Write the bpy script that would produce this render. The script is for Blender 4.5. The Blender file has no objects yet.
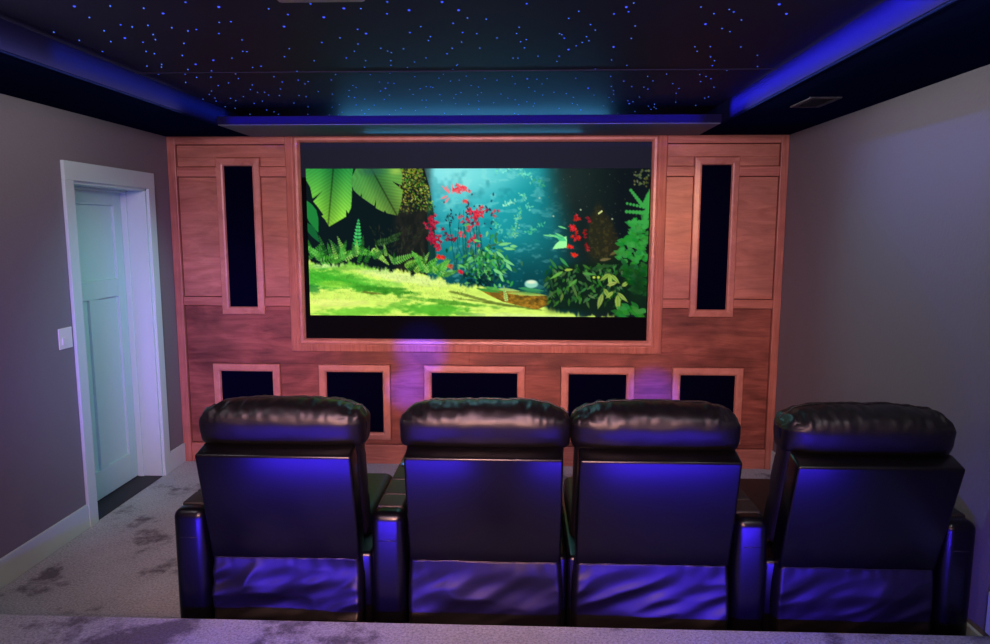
import bpy, bmesh, math, random
import numpy as np
from mathutils import Vector, Matrix, noise

random.seed(7)
SC = bpy.context.scene
COL = SC.collection
R = math.radians
XR = 4.468          # room width
H = 2.44            # soffit height
TZ = 2.56           # star ceiling height
YB = -8.2           # back wall

# ------------------------------------------------------------------ helpers
def link(o, parent=None):
    COL.objects.link(o)
    if parent is not None:
        o.parent = parent
    return o

def obj(name, bm, mat, parent=None, smooth=False, recalc=True):
    if recalc:
        bmesh.ops.recalc_face_normals(bm, faces=bm.faces[:])
    me = bpy.data.meshes.new(name)
    bm.to_mesh(me); bm.free()
    if isinstance(mat, (list, tuple)):
        for m in mat: me.materials.append(m)
    else:
        me.materials.append(mat)
    if smooth:
        me.polygons.foreach_set('use_smooth', [True] * len(me.polygons))
    return link(bpy.data.objects.new(name, me), parent)

def tag(o, label, cat, group=None):
    o['label'] = label; o['category'] = cat
    if group: o['group'] = group
    return o

def thing(name, label, cat, loc, group=None):
    o = bpy.data.objects.new(name, None)
    o.empty_display_size = 0.1
    o.location = loc
    link(o); tag(o, label, cat, group)
    return o

def struct(name, bm, mat, smooth=False, label=None):
    o = obj(name, bm, mat, None, smooth)
    o['kind'] = 'structure'
    if label: o['label'] = label
    return o

def box(bm, x0, x1, y0, y1, z0, z1, bev=0.0, seg=2):
    b = bmesh.new()
    bmesh.ops.create_cube(b, size=1.0)
    for v in b.verts:
        v.co = Vector((x0 + (v.co.x + .5) * (x1 - x0), y0 + (v.co.y + .5) * (y1 - y0), z0 + (v.co.z + .5) * (z1 - z0)))
    if bev > 0:
        bmesh.ops.bevel(b, geom=b.edges[:], offset=bev, segments=seg, profile=0.5, affect='EDGES')
    me = bpy.data.meshes.new('tmp'); b.to_mesh(me); b.free()
    bm.from_mesh(me); bpy.data.meshes.remove(me)
    return bm

def nbox(*a, **k):
    return box(bmesh.new(), *a, **k)

def mitre_frame(bm, x0, x1, z0, z1, prof, y=0.0):
    """sweep a moulding profile [(inset, depth towards the room)] round a rectangle"""
    rings = []
    for cx, cz, sx, sz in ((x0, z0, 1, 1), (x1, z0, -1, 1), (x1, z1, -1, -1), (x0, z1, 1, -1)):
        rings.append([bm.verts.new((cx + sx * t, y - d, cz + sz * t)) for t, d in prof])
    n = len(prof)
    for i in range(4):
        a, b = rings[i], rings[(i + 1) % 4]
        for k in range(n - 1):
            bm.faces.new((a[k], b[k], b[k + 1], a[k + 1]))
        bm.faces.new((a[n - 1], b[n - 1], b[0], a[0]))
    return bm

def tube(bm, pts, r, n=8, cap=True):
    rings = []
    for i, p in enumerate(pts):
        a = Vector(pts[max(i - 1, 0)]); b = Vector(pts[min(i + 1, len(pts) - 1)])
        t = (b - a).normalized()
        u = t.orthogonal().normalized() if i == 0 else (pu - t * pu.dot(t)).normalized()
        pu = u
        w = t.cross(u)
        rings.append([bm.verts.new(Vector(p) + (u * math.cos(2 * math.pi * k / n) + w * math.sin(2 * math.pi * k / n)) * r) for k in range(n)])
    for a, b in zip(rings, rings[1:]):
        for k in range(n):
            bm.faces.new((a[k], a[(k + 1) % n], b[(k + 1) % n], b[k]))
    if cap:
        bm.faces.new(rings[0]); bm.faces.new(rings[-1])
    return bm

def lathe(bm, cx, cy, prof, n=28):
    rings = [[bm.verts.new((cx + r * math.cos(2 * math.pi * k / n), cy + r * math.sin(2 * math.pi * k / n), z)) for k in range(n)] for r, z in prof]
    for a, b in zip(rings, rings[1:]):
        for k in range(n):
            bm.faces.new((a[k], a[(k + 1) % n], b[(k + 1) % n], b[k]))
    bm.faces.new(rings[0]); bm.faces.new(rings[-1])
    return bm

def lin(c):
    c = np.asarray(c, float) / 255.0
    return np.where(c <= .04045, c / 12.92, ((c + .055) / 1.055) ** 2.4)

# ------------------------------------------------------------------ materials
def mat(name, color=(.5, .5, .5), rough=.5, spec=.5, metal=0.0):
    m = bpy.data.materials.new(name); m.use_nodes = True
    b = m.node_tree.nodes['Principled BSDF']
    b.inputs['Base Color'].default_value = (*color, 1)
    b.inputs['Roughness'].default_value = rough
    b.inputs['Specular IOR Level'].default_value = spec
    b.inputs['Metallic'].default_value = metal
    return m

def nodes(m):
    nt = m.node_tree
    return nt, nt.nodes, nt.links, nt.nodes['Principled BSDF']

def coords(nt, scale=(1, 1, 1), kind='Object'):
    tc = nt.nodes.new('ShaderNodeTexCoord'); mp = nt.nodes.new('ShaderNodeMapping')
    mp.inputs['Scale'].default_value = scale
    nt.links.new(tc.outputs[kind], mp.inputs['Vector'])
    return mp.outputs['Vector']

def noise_tex(nt, vec, scale, detail=4, rough=.5, dist=0.0):
    n = nt.nodes.new('ShaderNodeTexNoise')
    n.inputs['Scale'].default_value = scale; n.inputs['Detail'].default_value = detail
    n.inputs['Roughness'].default_value = rough; n.inputs['Distortion'].default_value = dist
    nt.links.new(vec, n.inputs['Vector'])
    return n.outputs['Fac']

def ramp(nt, fac, stops):
    r = nt.nodes.new('ShaderNodeValToRGB')
    e = r.color_ramp.elements
    while len(e) < len(stops): e.new(.5)
    for el, (p, c) in zip(e, stops):
        el.position = p; el.color = (*c, 1)
    nt.links.new(fac, r.inputs['Fac'])
    return r.outputs['Color']

def bump(nt, fac, bsdf, strength=.2, dist=.01):
    b = nt.nodes.new('ShaderNodeBump')
    b.inputs['Strength'].default_value = strength; b.inputs['Distance'].default_value = dist
    nt.links.new(fac, b.inputs['Height']); nt.links.new(b.outputs['Normal'], bsdf.inputs['Normal'])

def mixc(nt, fac, a, b, blend='MIX'):
    m = nt.nodes.new('ShaderNodeMix'); m.data_type = 'RGBA'; m.blend_type = blend
    for s, v in ((m.inputs[0], fac), (m.inputs[6], a), (m.inputs[7], b)):
        if hasattr(v, 'is_linked'): nt.links.new(v, s)
        elif isinstance(v, (int, float)): s.default_value = v
        else: s.default_value = (*v, 1)
    return m.outputs[2]

def wood(name, dark, light, grain, rough=.42, blotch=.35):
    m = mat(name, light, rough, .35)
    nt, N, L, B = nodes(m)
    v = coords(nt, grain)
    f = noise_tex(nt, v, 2.2, 7, .62, 1.1)
    c = ramp(nt, f, [(.3, dark), (.62, light)])
    v2 = coords(nt, (1.0, 1.0, 2.2))
    f2 = noise_tex(nt, v2, 2.6, 3, .5, .5)
    c2 = ramp(nt, f2, [(.35, (1 - blotch,) * 3), (.62, (1, 1, 1))])
    L.new(mixc(nt, 1.0, c, c2, 'MULTIPLY'), B.inputs['Base Color'])
    bump(nt, f, B, .06, .003)
    return m

M = {}
M['wood_field'] = wood('wood_field', (.19, .05, .036), (.38, .125, .082), (1.1, 3, 9), blotch=.5)
M['wood_panel'] = wood('wood_panel', (.38, .135, .085), (.56, .23, .15), (1.3, 3, 8), blotch=.25)
M['wood_rail'] = wood('wood_rail', (.36, .12, .08), (.54, .21, .145), (1.0, 8, 16), .36, .2)
M['wood_stile'] = wood('wood_stile', (.36, .12, .08), (.54, .21, .145), (16, 8, 1.0), .36, .2)
M['wood_frame'] = wood('wood_frame', (.44, .165, .115), (.6, .26, .185), (3, 6, 3), .34, .15)

m = mat('grille_cloth', (.0012, .0012, .010), .95, 0.0); M['grille'] = m
M['wood_gap_shade'] = mat('wood_reveal_shade', (.06, .017, .012), .7, .2)  # shadow lines between the boards, put into a darkened wood colour
nt, N, L, B = nodes(m)
bump(nt, noise_tex(nt, coords(nt), 900, 1), B, .3, .001)

m = mat('wall_paint', (.212, .196, .218), .75, .25); M['wall'] = m
nt, N, L, B = nodes(m)
f = noise_tex(nt, coords(nt), 55, 4, .6, .4)
bump(nt, f, B, .5, .006)

M['ceiling'] = mat('ceiling_paint', (.0035, .006, .030), .8, 0.0)
nt, N, L, B = nodes(M['ceiling']); bump(nt, noise_tex(nt, coords(nt), 60, 3), B, .15, .003)
M['soffit_board'] = mat('front_soffit_board', (.12, .16, .20), .6, .1)
M['star_board'] = mat('star_board', (.024, .024, .055), .6, .05)
M['fascia'] = mat('tray_fascia_paint', (.010, .010, .04), .7, 0.0)

m = mat('carpet', (.2, .19, .2), 1.0, .05); M['carpet'] = m
nt, N, L, B = nodes(m)
v = coords(nt)
na = noise_tex(nt, v, 2.7, 3, .55, .2); nb = noise_tex(nt, v, 16, 4, .7, .2)
ad = nt.nodes.new('ShaderNodeMath'); ad.operation = 'MULTIPLY_ADD'; ad.inputs[1].default_value = .30
L.new(nb, ad.inputs[0]); L.new(na, ad.inputs[2])
blot = ramp(nt, ad.outputs[0], [(.49, (.28, .27, .30)), (.58, (.92, .92, .93)), (.8, (1.06, 1.06, 1.06))])
fine = ramp(nt, noise_tex(nt, v, 95, 3, .7), [(.3, (.55, .55, .55)), (.7, (1.35, 1.35, 1.35))])
c = mixc(nt, 1.0, (.40, .47, .53), blot, 'MULTIPLY')
L.new(mixc(nt, 1.0, c, fine, 'MULTIPLY'), B.inputs['Base Color'])
bump(nt, noise_tex(nt, v, 240, 2, .6), B, .8, .006)
B.inputs['Sheen Weight'].default_value = .15

M['white'] = mat('trim_paint', (.56, .72, .70), .42, .4)  # white paint; its green tint stands in for teal light
M['door'] = mat('door_paint', (.50, .70, .67), .45, .4)  # teal light on the white door is put into this tint
M['plate'] = mat('switch_plastic', (.75, .76, .76), .35, .5)
M['threshold'] = mat('doorway_strip', (.022, .022, .03), .6, .3)  # dark tone for the doorway floor strip

def leather(name, col, rough, bumpy):
    m = mat(name, col, rough, .5)
    nt, N, L, B = nodes(m)
    v = coords(nt)
    f = noise_tex(nt, v, 14, 5, .6, .3)
    g = noise_tex(nt, v, 260, 2, .5)
    a = nt.nodes.new('ShaderNodeMath'); a.operation = 'MULTIPLY_ADD'
    a.inputs[1].default_value = .10; L.new(g, a.inputs[0]); L.new(f, a.inputs[2])
    bump(nt, a.outputs[0], B, bumpy, .012)
    return m
M['leather'] = leather('black_leather', (.004, .0035, .0045), .48, .15)
M['leather_flat'] = leather('black_leather_panel', (.0015, .0013, .002), .29, .03)
M['leather_soft'] = leather('soft_black_leather', (.003, .0026, .0036), .43, .05)
M['leather_arm'] = leather('armrest_leather', (.014, .013, .015), .55, .06)
M['thread'] = mat('seam_piping', (.012, .011, .013), .35, .5)
M['plastic'] = mat('black_plastic', (.008, .008, .009), .5, .4)
M['steel'] = mat('cup_ring_metal', (.35, .36, .38), .25, .5, 1.0)
M['mask'] = mat('screen_black_masking', (.004, .004, .0055), .8, 0.0)
M['mask_top'] = mat('masking_top_lit', (.019, .030, .046), .8, .03)  # black masking lightened: spill light painted into the upper band
M['vent'] = mat('vent_paint', (.05, .045, .055), .6, .1)
M['vent_dark'] = mat('vent_duct', (.006, .006, .008), .9, .1)
M['proj'] = mat('projector_shell', (.42, .40, .44), .45, .4)
M['glass'] = mat('lens_glass', (.02, .02, .03), .08, .6)

def emis(name, col, s, sample='NONE'):
    m = bpy.data.materials.new(name); m.use_nodes = True
    nt = m.node_tree; nt.nodes.clear()
    e = nt.nodes.new('ShaderNodeEmission'); o = nt.nodes.new('ShaderNodeOutputMaterial')
    e.inputs['Color'].default_value = (*col, 1); e.inputs['Strength'].default_value = s
    nt.links.new(e.outputs[0], o.inputs[0])
    m.cycles.emission_sampling = sample
    return m
M['star_big'] = emis('star_glow_bright', (.05, .09, 1.0), 1.5)
M['star_mid'] = emis('star_glow', (.05, .12, 1.0), 1.15)
M['star_dim'] = emis('star_glow_dim', (.07, .18, .9), 1.35)
M['cup_led'] = emis('cup_holder_led', (.05, .2, 1.0), 1.2)

# ------------------------------------------------------------------ room shell
struct('floor', nbox(-.17, XR + .1, YB - .1, .1, -.12, 0), M['carpet'])
struct('riser_platform', nbox(0, XR, YB, -2.5, 0.001, .178, bev=.012, seg=3), M['carpet'])

# left wall with the door opening
DY0, DY1, DZ = -1.165, -.345, 2.05
bm = bmesh.new()
box(bm, -.25, 0, YB, DY0, 0, H + .3); box(bm, -.25, 0, DY1, 0.1, 0, H + .3); box(bm, -.25, 0, DY0, DY1, DZ, H + .3)
struct('wall_left', bm, M['wall'])
struct('wall_right', nbox(XR, XR + .2, YB, .1, 0, H + .3), M['wall'])
struct('wall_back', nbox(-.2, XR + .2, YB - .2, YB, 0, H + .3), M['wall'])
struct('wall_front', nbox(0, XR, .012, .1, 0, H + .3), M['wood_gap_shade'])

# ceiling: dark soffit round a recessed tray, star boards above
TX0, TX1, TY0, TY1 = .62, 3.838, -7.4, -.585
bm = bmesh.new()
box(bm, 0, TX0, YB, .012, H, TZ + .02); box(bm, TX1, XR, YB, .012, H, TZ + .02)
box(bm, TX0, TX1, YB, TY0, H, TZ + .02)
box(bm, TX0, TX1, TY1, TY1 + .02, H, 2.493); box(bm, TX0, TX1, TY1, .012, H, H + .012)           # low front lip with a recess behind it
struct('ceiling', bm, M['ceiling'])
bm = bmesh.new()
box(bm, TX0, TX0 + .006, TY0, -.465, H + .004, TZ)
box(bm, TX1 - .006, TX1, TY0, -.465, H + .004, TZ)
box(bm, TX0, TX1, TY1 - .006, TY1, H + .002, 2.493)
struct('trim_1', bm, M['fascia'], label='painted inner faces of the ceiling tray')
bm = bmesh.new()
box(bm, TX0 - .2, TX1 + .2, TY0 - .1, .1, TZ, TZ + .06)
struct('ceiling.001', bm, M['star_board'], label='dark star board of the recessed ceiling tray')
struct('trim_19', nbox(TX0 + .01, TX1 - .01, TY1 - .004, .0, H - .003, H + .001), M['soffit_board'], label='grey board under the front soffit')
bm = bmesh.new()
for y in (-1.545, -2.76, -3.98):
    box(bm, TX0, TX1, y - .011, y + .011, TZ - .004, TZ + .001, bev=.0015, seg=1)
struct('trim_2', bm, M['star_board'], label='joint strips across the star ceiling')
bm = bmesh.new()
for x in (TX0 - .004, TX1 + .004):
    box(bm, x - .006, x + .006, TY0, TY1, H - .005, H + .004, bev=.002, seg=1)
struct('trim_3', bm, M['ceiling'], label='edge bead along the tray opening')

# ------------------------------------------------------------------ front wood wall trims
def strip(name, x0, x1, z0, z1, d, m, bev=.004):
    return struct(name, nbox(x0, x1, -d, .013, z0, z1, bev=bev), m)
# veneer panels of both bays and the plain field below, with narrow reveals between the boards
def veneer(name, boxes, m):
    bm = bmesh.new()
    for x0, x1, z0, z1 in boxes: box(bm, x0, x1, -.002, .0125, z0, z1, bev=.002, seg=1)
    return struct(name, bm, m)
g = .0045
for nm, xa, xb, fa, fb in (('trim_4', .062, .870, .355, .678), ('trim_5', 3.617, 4.412, 3.812, 4.129)):
    veneer(nm, [(xa + g, xb - g, 2.287 + g, 2.383 - g), (xa + g, fa - g * .6, 2.223 + g, 2.287 + g), (fb + g * .6, xb - g, 2.223 + g, 2.287 + g),
                (xa + g, fa - g * .6, 1.272 + g, 2.154 - g), (fb + g * .6, xb - g, 1.272 + g, 2.154 - g)], M['wood_panel'])
fr = [(.261, .771), (1.067, 1.606), (1.862, 2.618), (2.886, 3.428), (3.709, 4.225)]
bx = [(.062 + g, .866, .866, 1.207 - g), (3.621, 4.412 - g, .866, 1.207 - g), (.062 + g, 2.199, .766 + g * .6, .868), (2.201, 4.412 - g, .766 + g * .6, .868), (.062 + g, 4.412 - g, .148 + g, .189 - g * .6)]
xs_ = [.062 + g] + [v for f in fr for v in (f[0] - g * .6, f[1] + g * .6)] + [4.412 - g]
bx += [(xs_[k], xs_[k + 1], .189 - g * .6, .766 + g * .6) for k in range(0, len(xs_), 2)]
veneer('trim_15', bx, M['wood_field'])
def rail(name, a, b, c, d, z0, z1):
    bm = bmesh.new(); box(bm, a, b, -.016, .013, z0, z1, bev=.004); box(bm, c, d, -.016, .013, z0, z1, bev=.004)
    return struct(name, bm, M['wood_rail'])
strip('trim_6', .002, .062, 0, 2.4395, .024, M['wood_stile'])
strip('trim_7', 4.412, 4.466, 0, 2.4395, .024, M['wood_stile'])
strip('trim_8', .062, .870, 2.383, 2.4395, .024, M['wood_rail'])
strip('trim_9', 3.617, 4.412, 2.383, 2.4395, .024, M['wood_rail'])
rail('trim_10', .062, .355, .678, .870, 2.154, 2.223)
rail('trim_11', 3.617, 3.812, 4.129, 4.412, 2.154, 2.223)
rail('trim_12', .062, .355, .678, .870, 1.207, 1.272)
rail('trim_13', 3.617, 3.812, 4.129, 4.412, 1.207, 1.272)
strip('trim_14', .062, 4.412, 0, .148, .016, M['wood_rail'])
# ------------------------------------------------------------------ the painted film frame (shown on the screen)
PW, PH = 344, 148
SS = 3
W_, H_ = PW * SS, PH * SS
cv = np.zeros((H_, W_, 3)); rs = np.random.RandomState(11)
yy, xx = np.mgrid[0:H_, 0:W_].astype(float)
TXc = xx / SS + 306.8; TYc = yy / SS + 168.5           # coordinates of the picture
def vnoise(cx, cy, seed):
    r = np.random.RandomState(seed); g = r.rand(64, 64)
    X = TXc / cx; Y = TYc / cy
    xi = np.floor(X).astype(int); yi = np.floor(Y).astype(int); fx = X - xi; fy = Y - yi
    fx = fx * fx * (3 - 2 * fx); fy = fy * fy * (3 - 2 * fy)
    a = g[yi % 64, xi % 64]; b = g[yi % 64, (xi + 1) % 64]; c = g[(yi + 1) % 64, xi % 64]; d = g[(yi + 1) % 64, (xi + 1) % 64]
    return (a * (1 - fx) + b * fx) * (1 - fy) + (c * (1 - fx) + d * fx) * fy
def fbm(cx, cy, seed):
    return .5 * vnoise(cx, cy, seed) + .3 * vnoise(cx / 2, cy / 2, seed + 1) + .2 * vnoise(cx / 4, cy / 4, seed + 2)
def blend(a, col, sl=None):
    global cv
    col = np.asarray(col, float)
    a = np.clip(a, 0, 1)[..., None]
    if sl is None: cv = cv * (1 - a) + col * a
    else: cv[sl] = cv[sl] * (1 - a) + col * a
def sstep(e0, e1, v):
    t = np.clip((v - e0) / (e1 - e0), 0, 1); return t * t * (3 - 2 * t)
def blob(cx, cy, rx, ry, col, a=1.0, soft=1.0):
    d = np.sqrt(((TXc - cx) / rx) ** 2 + ((TYc - cy) / ry) ** 2)
    blend(a * (1 - sstep(1 - soft, 1 + .0001 + soft * .3, d)), col)
def inpoly(px, py, poly):
    ins = np.zeros(px.shape, bool); n = len(poly)
    for i in range(n):
        x1, y1 = poly[i]; x2, y2 = poly[(i + 1) % n]
        if y1 == y2: continue
        c = ((y1 > py) != (y2 > py)) & (px < (x2 - x1) * (py - y1) / (y2 - y1) + x1)
        ins ^= c
    return ins
def poly(pts, col, a=1.0, tex=None):
    xs = [p[0] for p in pts]; ys = [p[1] for p in pts]
    x0 = max(int((min(xs) - 306.8) * SS) - 1, 0); x1 = min(int((max(xs) - 306.8) * SS) + 2, W_)
    y0 = max(int((min(ys) - 168.5) * SS) - 1, 0); y1 = min(int((max(ys) - 168.5) * SS) + 2, H_)
    if x1 <= x0 or y1 <= y0: return
    sl = (slice(y0, y1), slice(x0, x1))
    k = inpoly(TXc[sl], TYc[sl], pts).astype(float)
    blend(k * a, col if tex is None else tex[sl], sl)
def leaf(x, y, ang, L, w, col, a=1.0, rib=None):
    c, s = math.cos(ang), math.sin(ang); P = []
    for t in (0, .15, .35, .6, .85, 1, .85, .6, .35, .15):
        P.append(t)
    prof = {0: 0, .15: .6, .35: 1, .6: .85, .85: .35, 1: 0}
    pts = []
    for i, t in enumerate(P):
        o = prof[t] * w * (1 if i < 5 else -1)
        pts.append((x + c * t * L - s * o, y + s * t * L + c * o))
    poly(pts, col, a)
    if rib is not None:
        line(x, y, x + c * L, y + s * L, .3, rib, a * .8)
def line(x0, y0, x1, y1, w, col, a=1.0):
    dx, dy = x1 - x0, y1 - y0; l = math.hypot(dx, dy) or 1
    nx, ny = -dy / l * w, dx / l * w
    poly([(x0 + nx, y0 + ny), (x1 + nx, y1 + ny), (x1 - nx, y1 - ny), (x0 - nx, y0 - ny)], col, a)
def fern(x, y, ang, L, w, col, n=12, a=1.0, var=18):
    for k in range(n):
        t = (k + .5) / n
        px = x + math.cos(ang) * L * t; py = y + math.sin(ang) * L * t
        ll = w * (1 - t) ** .7 * (.55 + .45 * min(1, t * 5))
        cc = np.clip(np.array(col) + rs.uniform(-var, var), 0, 255)
        for sgn in (-1, 1):
            leaf(px, py, ang + sgn * 1.05, ll, max(.45, L / n * .42), cc, a)
    line(x, y, x + math.cos(ang) * L, y + math.sin(ang) * L, .3, np.array(col) * .8, a)
def jit(c, v=20): return np.clip(np.array(c, float) + rs.uniform(-v, v, 3) * .6 + rs.uniform(-v, v), 0, 255)

# backdrop: deep water light in the middle, dark rock on both sides
cv[:] = (16, 34, 36)
g = 1 - sstep(10, 150, np.abs(TXc - 492 + (TYc - 200) * .15))
blend(g, (18, 120, 128))
blob(475, 172, 105, 105, (38, 178, 186), .85, .9)
blob(448, 168, 66, 50, (150, 238, 242), .9, 1.0)
blob(480, 172, 60, 22, (130, 228, 226), .55, 1.0)
blob(425, 215, 22, 40, (30, 150, 175), .55, 1.0)
blob(505, 290, 70, 45, (10, 66, 74), .75, 1.0)
blend(sstep(235, 300, TYc) * (1 - sstep(560, 600, TXc)) * .7, (9, 56, 62))
n1 = fbm(9, 5, 3)
blend((sstep(.55, .75, n1)) * g * .35, (150, 235, 225))
blend((sstep(.55, .75, fbm(14, 14, 30))) * g * .3, (10, 100, 112))
# pale coral branches in the water
for (x, y, a, L, w, c) in ((515, 236, -1.3, 30, 2.6, (92, 205, 170)), (523, 192, 1.1, 20, 3, (110, 215, 175)), (521, 210, 1.75, 26, 3.6, (120, 205, 150)),
                           (527, 233, -.5, 22, 2.2, (70, 185, 140)), (505, 205, -.4, 14, 3, (150, 230, 200)), (495, 220, .9, 16, 3, (90, 200, 165)), (505, 240, -.9, 20, 2, (70, 180, 150)),
                           (500, 172, -.2, 26, 3, (120, 225, 205)), (520, 170, .6, 16, 4, (110, 220, 190)), (533, 178, .5, 16, 5, (66, 170, 130))):
    for k in range(26):
        t = rs.rand()
        leaf(x + math.cos(a) * L * t + rs.normal(0, w * .4), y + math.sin(a) * L * t + rs.normal(0, w * .4), rs.uniform(0, 6.3), rs.uniform(1.5, 4), .8, jit(c), .75)
# dark right rock
blend(sstep(545, 580, TXc + (TYc - 200) * -.22), (22, 34, 34))
blend(sstep(590, 630, TXc) * .9, (15, 21, 27))
blob(570, 180, 26, 40, (40, 58, 54), .45, 1.0)
rock0 = inpoly(TXc, TYc, [(578, 262), (585, 230), (594, 207), (602, 199), (612, 214), (622, 236), (626, 262), (610, 275)])
rk = np.clip(1.15 - np.sqrt(((TXc - 604 - (TYc - 235) * .12) / (10 + np.clip(TYc - 200, 0, 70) * .22)) ** 2 + ((TYc - 236) / 36) ** 2), 0, 1)
rock = sstep(.1, .55, rk + (fbm(6, 6, 15) - .5) * .25)
blend(rock * (.35 + .5 * fbm(3, 3, 8)), (50, 44, 24)); blend(rock * sstep(.55, .75, fbm(2, 2, 21)) * .4, (92, 82, 38))
line(600, 213, 604, 210, .7, (225, 235, 150))
for k in range(60):
    x = rs.uniform(545, 648); y = rs.uniform(172, 235); leaf(x, y, rs.uniform(0, 6), rs.uniform(.5, 1.4), .5, jit((70, 90, 66)), .6)
for k in range(40):
    leaf(rs.uniform(634, 651), rs.uniform(170, 186), rs.uniform(0, 6.3), rs.uniform(1.5, 4), 1, jit((95, 105, 62)), .8)
for (x, y) in ((541.5, 197.5), (555.5, 215.3), (582.5, 209), (614, 218)): blob(x, y, 1.1, 1, (190, 210, 170), 1, .8)
# left cave and the mossy trunk
cave = inpoly(TXc, TYc, [(300, 160), (424, 160), (431, 185), (436, 215), (437, 262), (420, 285), (300, 285)])
blend(cave, (12, 25, 29))
trunk = inpoly(TXc, TYc, [(398, 165), (424, 165), (430, 185), (435, 205), (438, 262), (392, 275), (396, 215)])
tsoft = sstep(390, 404, TXc) * (1 - sstep(425, 437, TXc)) * (TYc < 272)
blend(tsoft * .8, (27, 30, 28)); blend(tsoft * sstep(.35, .8, fbm(4, 10, 40)) * .45, (56, 50, 40))
blend(inpoly(TXc, TYc, [(428, 186), (435, 205), (438, 258), (430, 262)]) * .6, (20, 74, 66))
for k in range(520):
    y = 168 + 44 * rs.rand() ** 1.2; x = rs.uniform(400, 424 + (y - 168) * .3)
    c = ((150, 150, 44), (92, 104, 36), (48, 66, 28), (176, 190, 70), (70, 140, 40))[rs.randint(5)]
    leaf(x, y, rs.uniform(0, 6.3), rs.uniform(1, 3.4), .8, jit(c), .8 * (1 - sstep(202, 216, np.array(y))))
for k in range(130):
    leaf(rs.uniform(372, 424), rs.uniform(228, 262), rs.uniform(3.6, 6), rs.uniform(2, 6), .7, jit((44, 50, 36), 14), .5)
# the two big split leaves
def bigleaf(pts, mid, base, tipcol, edge, ang):
    k = inpoly(TXc, TYc, pts).astype(float)
    (ax, ay), (bx, by) = mid
    t = np.clip(((TXc - ax) * (bx - ax) + (TYc - ay) * (by - ay)) / ((bx - ax) ** 2 + (by - ay) ** 2), 0, 1)
    d = ((TXc - ax) * (by - ay) - (TYc - ay) * (bx - ax)) / math.hypot(bx - ax, by - ay)
    colr = np.array(base) * (1 - t[..., None]) + np.array(tipcol) * t[..., None]
    veins = .5 + .5 * np.sin((t * math.hypot(bx - ax, by - ay) - np.abs(d) * .75) * 1.7 + fbm(6, 6, 77) * 2)
    colr = colr * (.90 + .13 * veins[..., None])
    br = sstep(0, 1, np.clip(np.abs(d) / 16, 0, 1))[..., None]
    colr = colr * (.86 + .2 * br) + np.array(edge) * (.22 * br)
    colr = colr * (1 - .45 * np.exp(-(d / .8) ** 2)[..., None])
    blend(k, np.clip(colr, 0, 255))
bigleaf([(306, 168), (355, 168), (353.5, 180), (353, 195), (352, 207), (349, 213), (347, 209), (346.5, 216), (329, 226), (325, 219), (321.5, 215.5), (323.5, 214), (317, 205), (313.5, 201), (323, 191), (313, 198), (311, 187), (307, 180)],
        ((335, 168), (328, 225)), (30, 132, 62), (150, 222, 66), (60, 50, 10), 1.5)
bigleaf([(351.5, 181), (358, 168), (402, 168), (404.5, 175), (403.5, 185), (394, 181), (404.6, 190), (403, 201), (399, 215), (388, 212.5), (386, 209.5), (385, 211.5), (377, 207.5), (377.5, 198), (375.5, 205.5), (363, 197), (363.5, 192.5), (361.5, 196), (355, 190)],
        ((374, 170), (398, 214)), (52, 128, 66), (108, 150, 62), (90, 84, 10), 1.1)
blob(374, 171, 18, 6, (44, 96, 78), .7, 1.0)
blob(398, 171, 8, 5, (190, 215, 90), .6, 1.0)
leaf(307, 200, 1.25, 34, 6, (30, 128, 56)); leaf(306, 222, 1.0, 24, 4, (20, 96, 50))
# plants at the back of the clearing
fern(357, 250, -1.5, 32, 7, (62, 190, 96), 9)
for (x, y, a, L, w, c) in ((308, 250, .35, 26, 6, (48, 118, 44)), (318, 262, -.25, 34, 8, (76, 160, 54)), (330, 262, -.5, 26, 8, (64, 140, 44)), (352, 248, .25, 26, 7, (98, 196, 64)),
                           (372, 248, .75, 24, 6, (158, 214, 88)), (392, 262, -.35, 28, 6, (100, 178, 66)), (405, 266, -.4, 20, 6, (120, 190, 60)), (425, 262, -2.4, 16, 5, (110, 180, 60)), (415, 272, -.8, 20, 6, (130, 190, 66)),
                           (375, 243, -.2, 26, 6, (40, 76, 36)), (388, 240, -.5, 18, 5, (40, 70, 36)), (436, 270, -.6, 20, 6, (110, 176, 60)), (443, 275, -.3, 18, 5, (90, 160, 60))):
    fern(x, y, a, L, w, c, 12)
for k in range(46):
    x = rs.uniform(306, 446); yb = np.interp(x, [300, 330, 370, 400, 430, 450], [258, 258, 258, 264, 270, 276])
    c = ((60, 150, 50), (96, 190, 70), (44, 110, 44), (140, 206, 84))[rs.randint(4)]
    fern(x, yb + rs.uniform(-6, 5), rs.uniform(-2.6, -.5), rs.uniform(10, 22), rs.uniform(3, 5.5), c, 9, .85, 24)
# red flowers in the middle
for k in range(34):
    x = rs.uniform(455, 490); line(x, rs.uniform(262, 276), x + rs.uniform(-10, 6), rs.uniform(205, 250), .35, jit((30, 78, 70)), .7)
def flowers(cx, cy, sx, sy, n, c, r=2.2):
    for k in range(n):
        x = rs.normal(cx, sx); y = rs.normal(cy, sy)
        for q in range(5): leaf(x, y, q * 1.26 + rs.rand(), r * rs.uniform(.7, 1.3), r * .3, jit(c, 24), .92)
for (x, y, L, a) in ((452, 193, 12, -2.4), (452, 194, 10, -2.0), (455, 194, 11, -1.6), (460, 191, 8, -1.2), (450, 195, 9, 2.7), (451, 197, 8, 2.2)):
    leaf(x, y, a, L, 1.1, (250, 130, 135), .9)
flowers(463, 190, 4, 2.2, 14, (236, 80, 92), 2.6)
flowers(468, 201, 1.5, 1.5, 5, (226, 84, 84)); flowers(471, 211, 2, 2, 7, (206, 50, 72)); flowers(480, 213, 4, 2.2, 14, (214, 40, 66), 2.5)
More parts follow.
